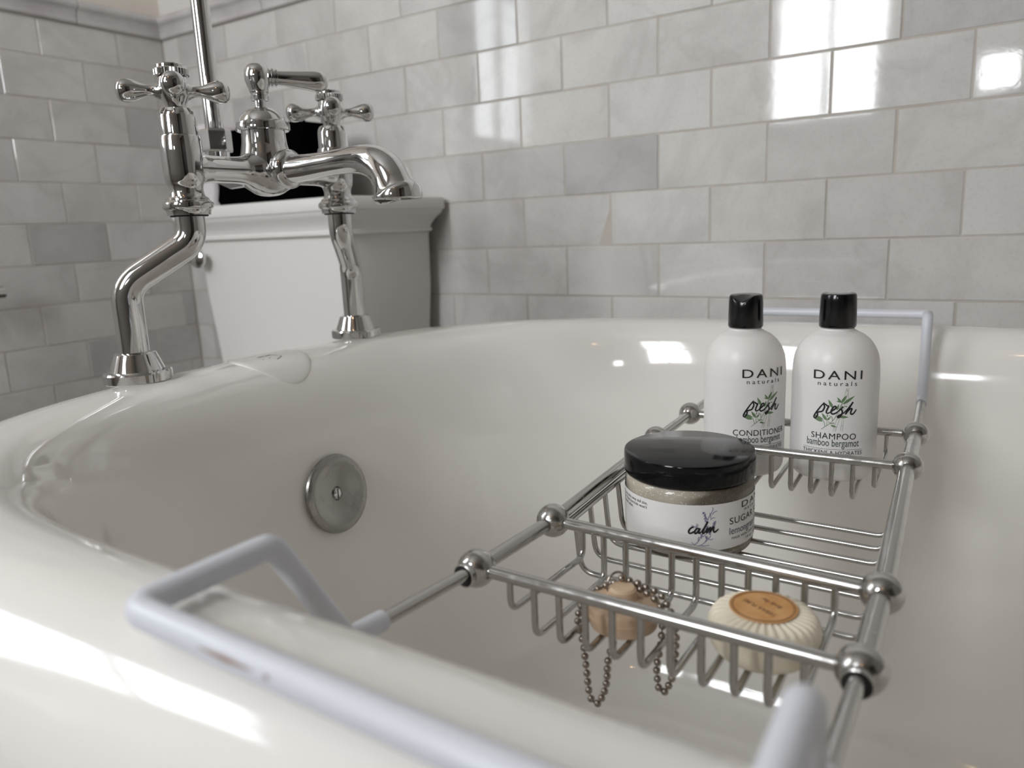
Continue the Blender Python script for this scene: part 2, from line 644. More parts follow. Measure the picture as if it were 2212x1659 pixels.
# the slit beside it, and an unseen dark panel added to darken chrome reflections
w3 = bpy.data.objects.new('window_3', None)
COL.objects.link(w3)
w3.location = up((1.52, YN - 0.05, W3[2])); PORIG[w3.name] = (1.52, YN - 0.05, W3[2])
w3['kind'] = 'structure'
for lo_, hi_ in (((W3[0], YN - 0.07, W3[2]), (W3[0] + 0.02, YN - 0.02, W3[3])), ((W3[1] - 0.02, YN - 0.07, W3[2]), (W3[1], YN - 0.02, W3[3])), ((W3[0], YN - 0.07, W3[2]), (W3[1], YN - 0.02, W3[2] + 0.02)), ((W3[0], YN - 0.07, W3[3] - 0.02), (W3[1], YN - 0.02, W3[3]))):
    MB().box(lo_, hi_).build('window_frame', 'window_paint', w3, smooth=False)
dark_panel = bpy.data.objects.new('dark_panel_1', None)
COL.objects.link(dark_panel)
dark_panel.location = up((XR - 0.02, -1.55, FL)); PORIG[dark_panel.name] = (XR - 0.02, -1.55, FL)
dark_panel['kind'] = 'structure'
MB().box((XR - 0.04, -2.10, FL), (XR - 0.001, -1.05, 1.45)).build('dark_panel_leaf', 'reflection_dark', dark_panel, smooth=False)
for z0_, z1_ in ((FL + 0.12, 0.25), (0.38, 1.33)):
    for y0_, y1_ in ((-2.00, -1.62), (-1.53, -1.15)):
        MB().box((XR - 0.048, y0_, z0_), (XR - 0.041, y1_, z1_)).build('dark_panel_inset', 'reflection_dark', dark_panel, smooth=False)

# ================================================================== bathtub
TX0, TX1, TA, TB, TY = 1.28, 2.10, 0.38, 0.3935, -0.5365
ZR = -0.012
tub = thing('bathtub', 'white enamelled freestanding bathtub with wide rolled rim', 'bathtub', (1.69, TY, FL))


def tub_pt(th, t, z, te=None, ze=None):
    c, s = math.cos(th), math.sin(th)
    wgt = c * c
    if te is not None:
        t = t * (1 - wgt) + te * wgt
        z = z * (1 - wgt) + ze * wgt
    n = 2.0 + (0.72 - 0.30 * s) * max(0.0, min(1.0, 1 - t / 0.30))
    ex = 2.0 / n
    x = (TX1 if c > 0 else TX0) + math.copysign(max(0.0, TA - t) * abs(c) ** ex, c)
    y = TY + math.copysign(max(0.0, TB - t) * abs(s) ** ex, s)
    return (x, y, ZR + z)


prof_in = spline([(0, 0, 0, 0), (.010, -.001, .013, -.0008), (.020, -.005, .027, -.0040), (.029, -.013, .041, -.0115), (.036, -.026, .053, -.0245),
                  (.043, -.050, .064, -.047), (.050, -.090, .075, -.086), (.057, -.145, .087, -.145), (.065, -.22, .100, -.22), (.074, -.31, .118, -.31),
                  (.085, -.385, .140, -.385), (.102, -.432, .170, -.432), (.140, -.466, .220, -.466), (.205, -.484, .290, -.484), (.29, -.489, .33, -.489), (.37, -.490, .37, -.490)], 5)
prof_out = spline([(0, 0), (-.012, -.001), (-.024, -.005), (-.036, -.012), (-.047, -.023), (-.055, -.038), (-.058, -.054), (-.054, -.067), (-.044, -.076),
                   (-.030, -.083), (-.022, -.10), (-.020, -.20), (-.014, -.36), (.010, -.47), (.050, -.535), (.072, -.56), (.070, -.585), (.060, -.61)], 4)
NT = 176
rings = []
ths = [2 * pi * k / NT for k in range(NT)]
for t, z in reversed(prof_out):
    rings.append([tub_pt(a, t, z) for a in ths])
for t, z, te, ze in prof_in[1:]:
    rings.append([tub_pt(a, t, z, te, ze) for a in ths])
mb = MB()
mb.ring_stack(rings, True, True, True)
mb.build('tub_shell', 'enamel', tub, angle=80)


def rim_z(x, y):
    """height of the inner end shoulder at x (centre line)"""
    t = x - (TX0 - TA)
    if t < 0:
        pr = [(-a, b) for a, b in prof_out]
        q = [(-a, b) for a, b in pr]
        for (a, za), (b, zb) in zip(prof_out, prof_out[1:]):
            if b <= t <= a:
                return ZR + za + (zb - za) * (t - a) / (b - a)
        return ZR
    for (_, _, a, za), (_, _, b, zb) in zip(prof_in, prof_in[1:]):
        if a <= t <= b:
            return ZR + za + (zb - za) * (t - a) / max(1e-9, b - a)
    return ZR


# round cap on the rim between the faucet legs
def rim_disc(cx, cy, R, h, nr=8, seg=48):
    mb = MB()
    rr = [(R, -0.001), (R, h * 0.6), (R - 0.0012, h)] + [(R * (1 - i / nr), h) for i in range(1, nr)] + [(1e-6, h)]
    rings = []
    for r, dh in rr:
        ring = []
        for k in range(seg):
            a = 2 * pi * k / seg
            x, y = cx + r * math.cos(a), cy + r * math.sin(a)
            # follow the plan curve of the end of the tub
            s = min(0.999, abs(y - TY) / TB)
            c = (1 - s ** 2.75) ** (1 / 2.75)
            xe = x - (TA - TA * c)
            ring.append((x, y, rim_z(xe, y) + dh))
        rings.append(ring)
    return mb.ring_stack(rings)


rim_disc(0.912, -0.546, 0.042, 0.0016).build('rim_cap', 'badge', tub, angle=30)
cap_mark = MB()
for (ax, ay, bx_, by_) in ((-.006, -.012, .004, -.012), (-.006, -.012, -.006, .006), (-.006, -.003, .003, -.003), (-.006, .006, .004, .012), (.004, .012, .009, .002)):
    pts = []
    for k in range(9):
        x, y = 0.916 + ax + (bx_ - ax) * k / 8, -0.548 + ay + (by_ - ay) * k / 8
        pts.append((x, y, rim_z(x, y) + 0.0017))
    cap_mark.tube(pts, 0.0006, 6)
cap_mark.build('cap_emblem', 'badge_print', tub)

# overflow plate
ovn = V((0.983, 0, 0.18)).normalized()
ovc = V((0.9885, -0.541, -0.155))
ov = MB().lathe([(0.036, -0.004), (0.0405, 0.0), (0.0418, 0.0025), (0.0408, 0.0048), (0.037, 0.0062), (0.033, 0.0062), (0.026, 0.0045), (0.016, 0.0028), (0.0075, 0.0024), (0.0062, 0.0008), (1e-6, 0.0008)],
                ovc, ovn, 56).build('overflow_plate', 'satin', tub)
x_, y_, d_ = frame(ovn)
MB().lathe([(0.0052, 0.0), (0.0052, 0.0022), (0.004, 0.0030), (1e-6, 0.0032)], ovc + ovn * 0.0008, ovn, 24).build('screw', 'chrome', ov)
sl = MB()
sd = (y_ * 0.98 + x_ * 0.15).normalized()
sl.tube([ovc + ovn * 0.0039 - sd * 0.0049, ovc + ovn * 0.0039 + sd * 0.0049], 0.0007, 6)
sl.build('screw_slot', 'black_void', ov)

# ================================================================== faucet
XF, YF = 0.93, -0.537
fau = thing('tub_faucet', 'chrome bridge tub faucet with cross handles and curved spout', 'faucet', (0.892, YF, ZR))


def column(sy, arm_dir):
    y = YF + sy * 0.095
    c = (XF, y, 0)
    col = MB().lathe([(0.0, 0.2296), (0.0115, 0.2296), (0.0135, 0.2288), (0.0152, 0.2260), (0.0160, 0.2220), (0.0162, 0.2060), (0.0172, 0.2056), (0.0176, 0.2048), (0.0176, 0.2040),
                      (0.0180, 0.2030), (0.0180, 0.1900), (0.0178, 0.1750), (0.0172, 0.1660), (0.0162, 0.1640), (0.0152, 0.1620), (0.0146, 0.1585), (0.0150, 0.1545), (0.0160, 0.1520), (0.0, 0.1515)],
                     c, seg=40).build('column', 'chrome', fau, angle=30)
    MB().lathe([(0.0, 0.1522), (0.0170, 0.1522), (0.0186, 0.1508), (0.0188, 0.1492), (0.0200, 0.1484), (0.0218, 0.1470), (0.0224, 0.1448), (0.0220, 0.1424), (0.0210, 0.1412), (0.0198, 0.1404), (0.0190, 0.1375), (0.0190, 0.1358), (0.0, 0.1358)],
               c, seg=40).build('union_collar', 'chrome', col, angle=28)
    MB().lathe([(0.0, 0.1365), (0.0165, 0.1365), (0.0165, 0.1346), (0, 0.1346)], c, seg=32).build('washer', 'black_void', col)
    # cross handle
    zc = 0.2440
    h = MB().lathe([(0.0, 0.2298), (0.0088, 0.2300), (0.0092, 0.2318), (0.0100, 0.2345), (0.0122, 0.2385), (0.0136, 0.2420), (0.0138, 0.2475), (0.0130, 0.2515), (0.0120, 0.2556), (0.0, 0.2560)], c, seg=32)
    d0 = V(arm_dir).normalized()
    d1 = V((d0.y, -d0.x, 0))
    for d in (d0, -d0, d1, -d1):
        o = V((XF, y, zc))
        pr = [(0.0, 0.0090), (0.010, 0.0082), (0.015, 0.0058), (0.019, 0.0047), (0.0225, 0.0050), (0.0275, 0.0068), (0.033, 0.0090), (0.0375, 0.0100), (0.0415, 0.0098), (0.0445, 0.0082), (0.0464, 0.0055), (0.0472, 0.0024), (0.0474, 0.0002)]
        pr = spline(pr, 3)
        h.tube([o + d * a for a, b in pr], [max(1e-5, b) for a, b in pr], 20, cap=False)
    hd = h.build('cross_handle', 'chrome', fau, angle=32)
    kn = MB().lathe([(0.0, 0.2560), (0.0132, 0.2560), (0.0136, 0.2568), (0.0146, 0.2571), (0.0146, 0.2618), (0.0136, 0.2628), (0.0134, 0.2652), (0.0122, 0.2662), (0.0, 0.2664)], c, seg=72,
                    mod=lambda a, z: 1.0 + (0.022 * (1 if int(a / (2 * pi) * 72 + 0.5) % 2 else -1) if 0.2570 < z < 0.2619 else 0))
    kn.build('handle_cap', 'chrome', hd, angle=25)
    # swing leg
    by = YF + sy * 0.144
    path = fillet([(XF, y, 0.139), (XF, y, 0.113), (0.892, by, 0.075), (0.892, by, -0.004)], [0.026, 0.030], 12)
    lg = MB().tube(path, 0.0132, 24).build('swing_leg', 'chrome', fau, angle=50)
    MB().lathe([(0.0, ZR - 0.001), (0.0290, ZR - 0.001), (0.0300, ZR), (0.0302, ZR + 0.0075), (0.0292, ZR + 0.0092), (0.0242, ZR + 0.0098), (0.0236, ZR + 0.0112), (0.0192, ZR + 0.0228), (0.0182, ZR + 0.0252), (0.0160, ZR + 0.0262), (0.0, ZR + 0.0262)],
               (0.892, by, 0), seg=48).build('leg_flange', 'chrome', lg, angle=28)
    return col


column(-1, (0.57, 0.82, 0))
column(1, (0.66, 0.75, 0))

# bridge body
bd = MB()
zb = 0.1780
pr = spline([(-0.090, 0.0150), (-0.081, 0.0150), (-0.076, 0.0142), (-0.069, 0.0130), (-0.058, 0.0125), (-0.038, 0.0127), (-0.028, 0.0145), (-0.018, 0.020), (0.0, 0.0235), (0.018, 0.020), (0.028, 0.0145), (0.038, 0.0127), (0.058, 0.0125), (0.069, 0.0130), (0.076, 0.0142), (0.081, 0.0150), (0.090, 0.0150)], 4)
bd.tube([(XF, YF + a, zb) for a, b in pr], [b for a, b in pr], 32)
bd.lathe(spline([(0.0001, 0.1535), (0.009, 0.1545), (0.0165, 0.1580), (0.0215, 0.1640), (0.0243, 0.1730), (0.0250, 0.1820), (0.0247, 0.1910), (0.0232, 0.1985), (0.0218, 0.2050), (0.0213, 0.2120), (0.0213, 0.2172)], 4), (XF, YF, 0), seg=40)
bd.tube([(XF + 0.012, YF, zb), (XF - 0.060, YF + 0.002, zb - 0.002), (XF - 0.085, YF + 0.006, zb + 0.006)], 0.0115, 24)
body = bd.build('bridge_body', 'chrome', fau, angle=60)
MB().lathe([(0.0, 0.2168), (0.0250, 0.2168), (0.0262, 0.2176), (0.0264, 0.2222), (0.0258, 0.2246), (0.0238, 0.2256), (0.0226, 0.2262), (0.0212, 0.2300), (0.0182, 0.2340), (0.0140, 0.2372), (0.0090, 0.2392), (0.0056, 0.2398), (0.0, 0.2399)],
           (XF, YF, 0), seg=44).build('bonnet_cap', 'chrome', body, angle=30)
# diverter lever
lv = MB().lathe([(0.0, 0.2385), (0.0053, 0.2385), (0.0053, 0.2460), (0.0086, 0.2464), (0.0088, 0.2502), (0.0080, 0.2510), (0.0082, 0.2530), (0.0092, 0.2540), (0.0094, 0.2560), (0.0110, 0.2600), (0.0126, 0.2655), (0.0129, 0.2700), (0.0120, 0.2752), (0.0092, 0.2792), (0.005, 0.2812), (0.0001, 0.2817)], (XF, YF, 0), seg=32)
lever = lv.build('diverter_knob', 'chrome', fau, angle=32)
ld = V((0.58, 0.81, -0.055)).normalized()
lo = V((XF, YF, 0.2690))
pr = [(0.010, 0.0078), (0.0125, 0.0078), (0.0130, 0.0092), (0.0145, 0.0092), (0.0150, 0.0074), (0.0162, 0.0074), (0.0167, 0.0086), (0.0182, 0.0086), (0.0188, 0.0072), (0.024, 0.0073), (0.035, 0.0082), (0.047, 0.0094), (0.054, 0.0102), (0.0595, 0.0103), (0.064, 0.0092), (0.0668, 0.0066), (0.0682, 0.0035), (0.0686, 0.0002)]
MB().tube([lo + ld * a for a, b in pr], [b for a, b in pr], 24, cap=False).build('lever_handle', 'chrome', lever, angle=30)
# spout
pr = spline([(0.938, 0.1790, 0.0150), (0.955, 0.1780, 0.0142), (0.975, 0.1775, 0.0130), (1.005, 0.1785, 0.0116), (1.030, 0.1795, 0.0116), (1.050, 0.1798, 0.0124), (1.066, 0.1783, 0.0140), (1.079, 0.1742, 0.0158), (1.088, 0.1680, 0.0170), (1.0935, 0.1610, 0.0176),
             (1.0965, 0.1545, 0.0186), (1.0985, 0.1490, 0.0202), (1.0995, 0.1468, 0.0222), (1.100, 0.1452, 0.0229), (1.100, 0.1425, 0.0229), (1.100, 0.1415, 0.0218)], 4)
sp = MB()
sp.tube([(a, YF, b) for a, b, c in pr], [c for a, b, c in pr], 36, cap=False)
sp.lathe([(0.0218, 0.1415), (0.0205, 0.1418), (0.0200, 0.1445)], (1.100, YF, 0), seg=36, cap0=False, cap1=False)
spout = sp.build('spout', 'chrome', fau, angle=45)
MB().lathe([(0.0, 0.1432), (0.0202, 0.1432), (0.0202, 0.1450), (0.0, 0.1450)], (1.100, YF, 0), seg=32).build('aerator', 'aerator', spout)
MB().lathe(spline([(0.0120, -0.007), (0.0172, -0.0055), (0.0190, -0.001), (0.0186, 0.003), (0.0160, 0.0065), (0.0130, 0.008)], 3), (0.9610, YF, 0.1783), (1, 0, 0), 36).build('spout_ring', 'chrome', spout)
# riser
RX, RY = 0.845, -0.530
MB().tube([(RX, RY, 0.226), (RX, RY, 1.45)], 0.0092, 28).build('riser_pipe', 'chrome', fau)
nut = MB()
nut.lathe([(0.0100, 0.2040), (0.0158, 0.2042), (0.0166, 0.2062), (0.0166, 0.2252), (0.0156, 0.2276), (0.0100, 0.2280)], (RX, RY, 0), seg=6)
nut.build('hex_nut', 'chrome', fau, smooth=False)
MB().tube(fillet([(RX, RY, 0.206), (RX, RY, 0.186), (RX + 0.03, RY - 0.003, 0.178)], 0.015, 8), 0.0128, 28).build('riser_elbow', 'chrome', fau, angle=60)

# ================================================================== caddy
Rb = [V((1.5267, -0.7491, -0.08)), V((1.5249, -0.6714, -0.08)), V((1.5144, -0.4465, -0.08)), V((1.5107, -0.3483, -0.08))]
Lb = [V((1.3209, -0.7451, -0.08)), V((1.3247, -0.6621, -0.08)), V((1.3121, -0.4515, -0.08)), V((1.3084, -0.3533, -0.08))]
ZCAD = -0.08
cad = thing('bath_caddy', 'chrome wire bath caddy with ball joints laid across the tub', 'bath caddy', (1.418, -0.55, ZCAD - 0.05))
CC = 'caddy_chrome'
for S, rr in ((Lb, 0.0046), (Rb, 0.0056)):
    MB().tube([S[0], S[1], S[2], S[3]], rr, 18).build('side_rail', CC, cad)
    for i, p in enumerate(S):
        dn = (S[1] - S[0]).normalized()
        j = MB().sphere(p, 0.0112, 28, 16).build('ball_joint', CC, cad)
        if i in (0, 3):
            ax = -dn if i == 0 else dn
            MB().lathe([(0.0066, 0.0070), (0.0070, 0.0098), (0.0070, 0.0122), (0.0062, 0.0126), (0.0060, 0.0122)], p, ax, 24, cap0=False, cap1=False).build('rail_end', CC, j)
            MB().lathe([(0.0001, 0.0121), (0.0060, 0.0121), (0.0060, 0.0123), (0.0001, 0.01235)], p, ax, 20).build('rail_bore', 'black_void', j)
for l, r_ in zip(Lb, Rb):
    MB().tube([l, r_], 0.0038, 16).build('cross_bar', CC, cad)
# U-shaped wires of the soap basket and of the bottle basket
for (a, b) in ((0, 1), (2, 3)):
    for k in range(11):
        t = 0.112 + 0.0776 * k
        p, q = Lb[a].lerp(Rb[a], t), Lb[b].lerp(Rb[b], t)
        zf = -0.1008 if k in (0, 10) else -0.1128
        path = fillet([p, (p.x, p.y, zf), (q.x, q.y, zf), q], 0.008, 6)
        MB().tube(path, 0.0020, 10).build('basket_wire', CC, cad)
# middle tray: a frame under the rails and cross wires
ZM = -0.1269
for S, s in ((Lb, 1), (Rb, -1)):
    p, q = S[1].lerp(S[2], 0.03), S[1].lerp(S[2], 0.97)
    MB().tube([p + V((s * 0.0035, 0, -0.0068)), q + V((s * 0.0035, 0, -0.0068))], 0.0024, 10).build('tray_frame', CC, cad)
for y in (-0.6352, -0.6091, -0.5816, -0.5550, -0.5276, -0.5010, -0.4745):
    ul = (y - Lb[1].y) / (Lb[2].y - Lb[1].y)
    p = Lb[1].lerp(Lb[2], ul) + V((0.0035, 0, -0.0068))
    ur = (y - 0.004 - Rb[1].y) / (Rb[2].y - Rb[1].y)
    q = Rb[1].lerp(Rb[2], ur) + V((-0.0035, 0, -0.0068))
    path = fillet([p, (p.x + 0.004, p.y, ZM), (q.x - 0.004, q.y, ZM), q], 0.012, 7)
    MB().tube(path, 0.0020, 10).build('tray_wire', CC, cad)
# telescoping arms and vinyl-coated hooks
near = [(Lb[0], (1.329, -0.856, -0.0660), (1.332, -0.893, -0.0050), (1.332, -0.951, -0.0045)),
        (Rb[0], (1.529, -0.862, -0.0660), (1.5325, -0.897, -0.0035), (1.534, -0.955, -0.0045))]
for b, k1, k2, k3 in near:
    b = V(b)
    e = b.lerp(V(k1), 0.80)
    MB().tube([b, e], 0.0036, 16).build('telescoping_rod', CC, cad)
pl = fillet([V(near[0][0]).lerp(V(near[0][1]), 0.78), near[0][1], near[0][2], near[0][3], near[1][3], near[1][2], near[1][1], V(near[1][0]).lerp(V(near[1][1]), 0.78)], 0.010, 7)
hk = MB().tube(pl, 0.0052, 18).build('rim_hook', 'vinyl', cad, angle=60)
wm = MB()
for a, b in ((0.22, 0.34), (0.365, 0.375)):
    p, q = V(near[0][3]).lerp(V(near[1][3]), a), V(near[0][3]).lerp(V(near[1][3]), b)
    dv = V((0, -0.0047, 0.0016))
    wm.tube([p + dv, p.lerp(q, .5) + dv, q + dv], [0.0003, 0.0009, 0.0003], 8)
wm.build('scuff_mark', 'vinyl_worn', hk)
far = [(Lb[3], (1.3055, -0.214, -0.0785), (1.3150, -0.199, 0.0005), (1.2965, -0.118, -0.0035)),
       (Rb[3], (1.5040, -0.214, -0.0785), (1.5030, -0.199, 0.0035), (1.4975, -0.118, -0.0025))]
for b, k1, k2, k3 in far:
    MB().tube([b, V(b).lerp(V(k1), 0.97)], 0.0040, 16).build('telescoping_rod', CC, cad)
pl = fillet([V(far[0][0]).lerp(V(far[0][1]), 0.86), far[0][1], far[0][2], far[0][3], far[1][3], far[1][2], far[1][1], V(far[1][0]).lerp(V(far[1][1]), 0.86)], [0.022, 0.009, 0.009, 0.009, 0.009, 0.022], 9)
MB().tube(pl, 0.0050, 18).build('rim_hook', 'vinyl', cad, angle=60)


# ================================================================== printing on round things
def to_cam(cx, cy):
    d = V((1.56601 - cx, -1.07332 - cy, 0)).normalized()
    return d


class Wrap:
    """prints flat (s, z) drawings on a cylinder; s is arc length from the side that faces the camera"""

    def __init__(s, cx, cy, R):
        s.c = V((cx, cy, 0)); s.R = R
        s.d = to_cam(cx, cy); s.r = V((-s.d.y, s.d.x, 0))

    def p(s, a, z, off=0.0):
        t = a / s.R
        q = s.c + (s.d * math.cos(t) + s.r * math.sin(t)) * (s.R + off)
        return (q.x, q.y, z)

    def flat(s, verts, faces, name, material, parent, off=0.0004, step=0.0016):
        bm = bmesh.new()
        vs = [bm.verts.new((x, y, 0)) for x, y in verts]
        for f in faces:
            try:
                bm.faces.new([vs[i] for i in f])
            except ValueError:
                pass
        xs = [v[0] for v in verts]
        x = math.floor(min(xs) / step) * step + step
        while x < max(xs):
            bmesh.ops.bisect_plane(bm, geom=bm.verts[:] + bm.edges[:] + bm.faces[:], plane_co=(x, 0, 0), plane_no=(1, 0, 0))
            x += step
        o0 = V(PORIG[parent.name])
        for v in bm.verts:
            v.co = V(s.p(v.co.x, v.co.y, off)) - o0
        bm.normal_update()
        me = bpy.data.meshes.new(name)
        bm.to_mesh(me); bm.free()
        me.materials.append(MAT[material])
        o = bpy.data.objects.new(name, me)
        COL.objects.link(o); o.parent = parent
        return o


def text_flat(body, spacing=1.0):
    cu = bpy.data.curves.new('lettering', 'FONT')
    cu.body = body
    cu.space_character = spacing
    cu.resolution_u = 4
    o = bpy.data.objects.new('lettering', cu)
    COL.objects.link(o)
    dg = bpy.context.evaluated_depsgraph_get()
    me = bpy.data.meshes.new_from_object(o.evaluated_get(dg))
    vs = [(v.co.x, v.co.y) for v in me.vertices]
    fs = [tuple(p.vertices) for p in me.polygons]
    bpy.data.objects.remove(o); bpy.data.curves.remove(cu); bpy.data.meshes.remove(me)
    return vs, fs


def print_text(W, body, s0, s1, z0, z1, material, parent, spacing=1.0, ref='H'):
    """fits the text between arc positions s0..s1; z0..z1 is baseline and cap (or x) height"""
    vs, fs = text_flat(body, spacing)
    rv, _ = text_flat(ref)
    h = max(p[1] for p in rv) - min(p[1] for p in rv)
    x0, x1 = min(p[0] for p in vs), max(p[0] for p in vs)
    ky, kx = (z1 - z0) / h, (s1 - s0) / (x1 - x0)
    W.flat([(s0 + (x - x0) * kx, z0 + y * ky) for x, y in vs], fs, 'lettering', material, parent)


def ribbon(strokes, wd, taper=0.6):
    vs, fs = [], []
    for st in strokes:
        pts = spline([tuple(p) for p in st], 5) if len(st) > 2 else [tuple(p) for p in st]
        n = len(pts); b = len(vs)
        for i, p in enumerate(pts):
            a, c = pts[max(0, i - 1)], pts[min(n - 1, i + 1)]
            t = V((c[0] - a[0], c[1] - a[1]))
            t = t.normalized() if t.length > 1e-9 else V((1, 0))
            e = min(i, n - 1 - i) / max(1, n - 1) * 2
            w_ = wd * 0.5 * (taper + (1 - taper) * min(1, e * 4))
            vs += [(p[0] - t.y * w_, p[1] + t.x * w_), (p[0] + t.y * w_, p[1] - t.x * w_)]
        for i in range(n - 1):
            k = b + 2 * i
            fs.append((k, k + 1, k + 3, k + 2))
    return vs, fs


def leaves(lst, wd):
    vs, fs = [], []
    for (x0, y0), (x1, y1) in lst:
        b = len(vs)
        dx, dy = x1 - x0, y1 - y0
        L = math.hypot(dx, dy); nx, ny = -dy / L, dx / L
        hw = min(wd, L * 0.16)
        prof = [(0, 0), (.2, .75), (.4, 1), (.65, .75), (.85, .35)]
        vs.append((x0, y0))
        for t, k in prof[1:]:
            vs += [(x0 + dx * t + nx * hw * k, y0 + dy * t + ny * hw * k), (x0 + dx * t - nx * hw * k, y0 + dy * t - ny * hw * k)]
        vs.append((x1, y1))
        fs.append((b, b + 1, b + 2))
        for i in range(3):
            k = b + 1 + 2 * i
            fs.append((k, k + 2, k + 3, k + 1))
        fs.append((b + 7, b + 9, b + 8))
    return vs, fs


# hand lettering, in the units of one enlarged view of the print
FRESH = [[(1392, 684), (1352, 735), (1308, 800), (1272, 860), (1262, 893), (1276, 908), (1296, 890), (1310, 852), (1303, 828), (1330, 818), (1372, 800), (1396, 745), (1388, 712), (1405, 706), (1432, 727), (1447, 728), (1432, 768), (1420, 808), (1434, 828), (1465, 812)],
         [(1465, 812), (1505, 778), (1537, 750), (1530, 727), (1506, 738), (1484, 778), (1480, 812), (1497, 832), (1532, 820), (1562, 795)],
         [(1562, 795), (1592, 765), (1618, 733), (1603, 760), (1616, 800), (1604, 845), (1576, 876), (1560, 864), (1582, 845), (1632, 815)],
         [(1632, 815), (1690, 750), (1747, 668), (1715, 722), (1672, 800), (1655, 832), (1682, 790), (1716, 758), (1736, 762), (1722, 800), (1728, 830), (1757, 824), (1795, 770)]]
STEM = [[(1365, 1050), (1410, 1010), (1450, 980), (1500, 930), (1540, 860), (1575, 770), (1605, 690), (1645, 600)], [(1410, 1010), (1400, 965), (1385, 925)], [(1432, 990), (1432, 930)], [(1470, 955), (1500, 960), (1530, 965)], [(1500, 930), (1490, 870), (1455, 860)], [(1560, 905), (1580, 870)], [(1450, 935), (1480, 965), (1520, 945)]]
POLES = [[(1660, 485), (1630, 610), (1585, 780), (1545, 930), (1510, 1070)], [(1688, 480), (1670, 580), (1640, 720), (1575, 940), (1537, 1075)], [(1622, 880), (1605, 1060)], [(1642, 880), (1628, 1065)], [(1655, 520), (1682, 520)], [(1520, 1025), (1548, 1028)], [(1607, 985), (1636, 985)], [(1570, 860), (1600, 866)], [(1662, 485), (1690, 620), (1670, 700)]]
LEAVES = [((1600, 680), (1545, 605)), ((1600, 680), (1665, 575)), ((1612, 700), (1772, 585)), ((1600, 670), (1535, 655)), ((1498, 755), (1440, 640)), ((1548, 780), (1570, 695)), ((1640, 725), (1682, 730)),
          ((1430, 925), (1362, 828)), ((1430, 925), (1482, 868)), ((1388, 918), (1255, 868)), ((1385, 940), (1258, 910)), ((1435, 880), (1434, 838)), ((1478, 985), (1560, 1008)), ((1580, 865), (1700, 872)), ((1640, 745), (1600, 715))]


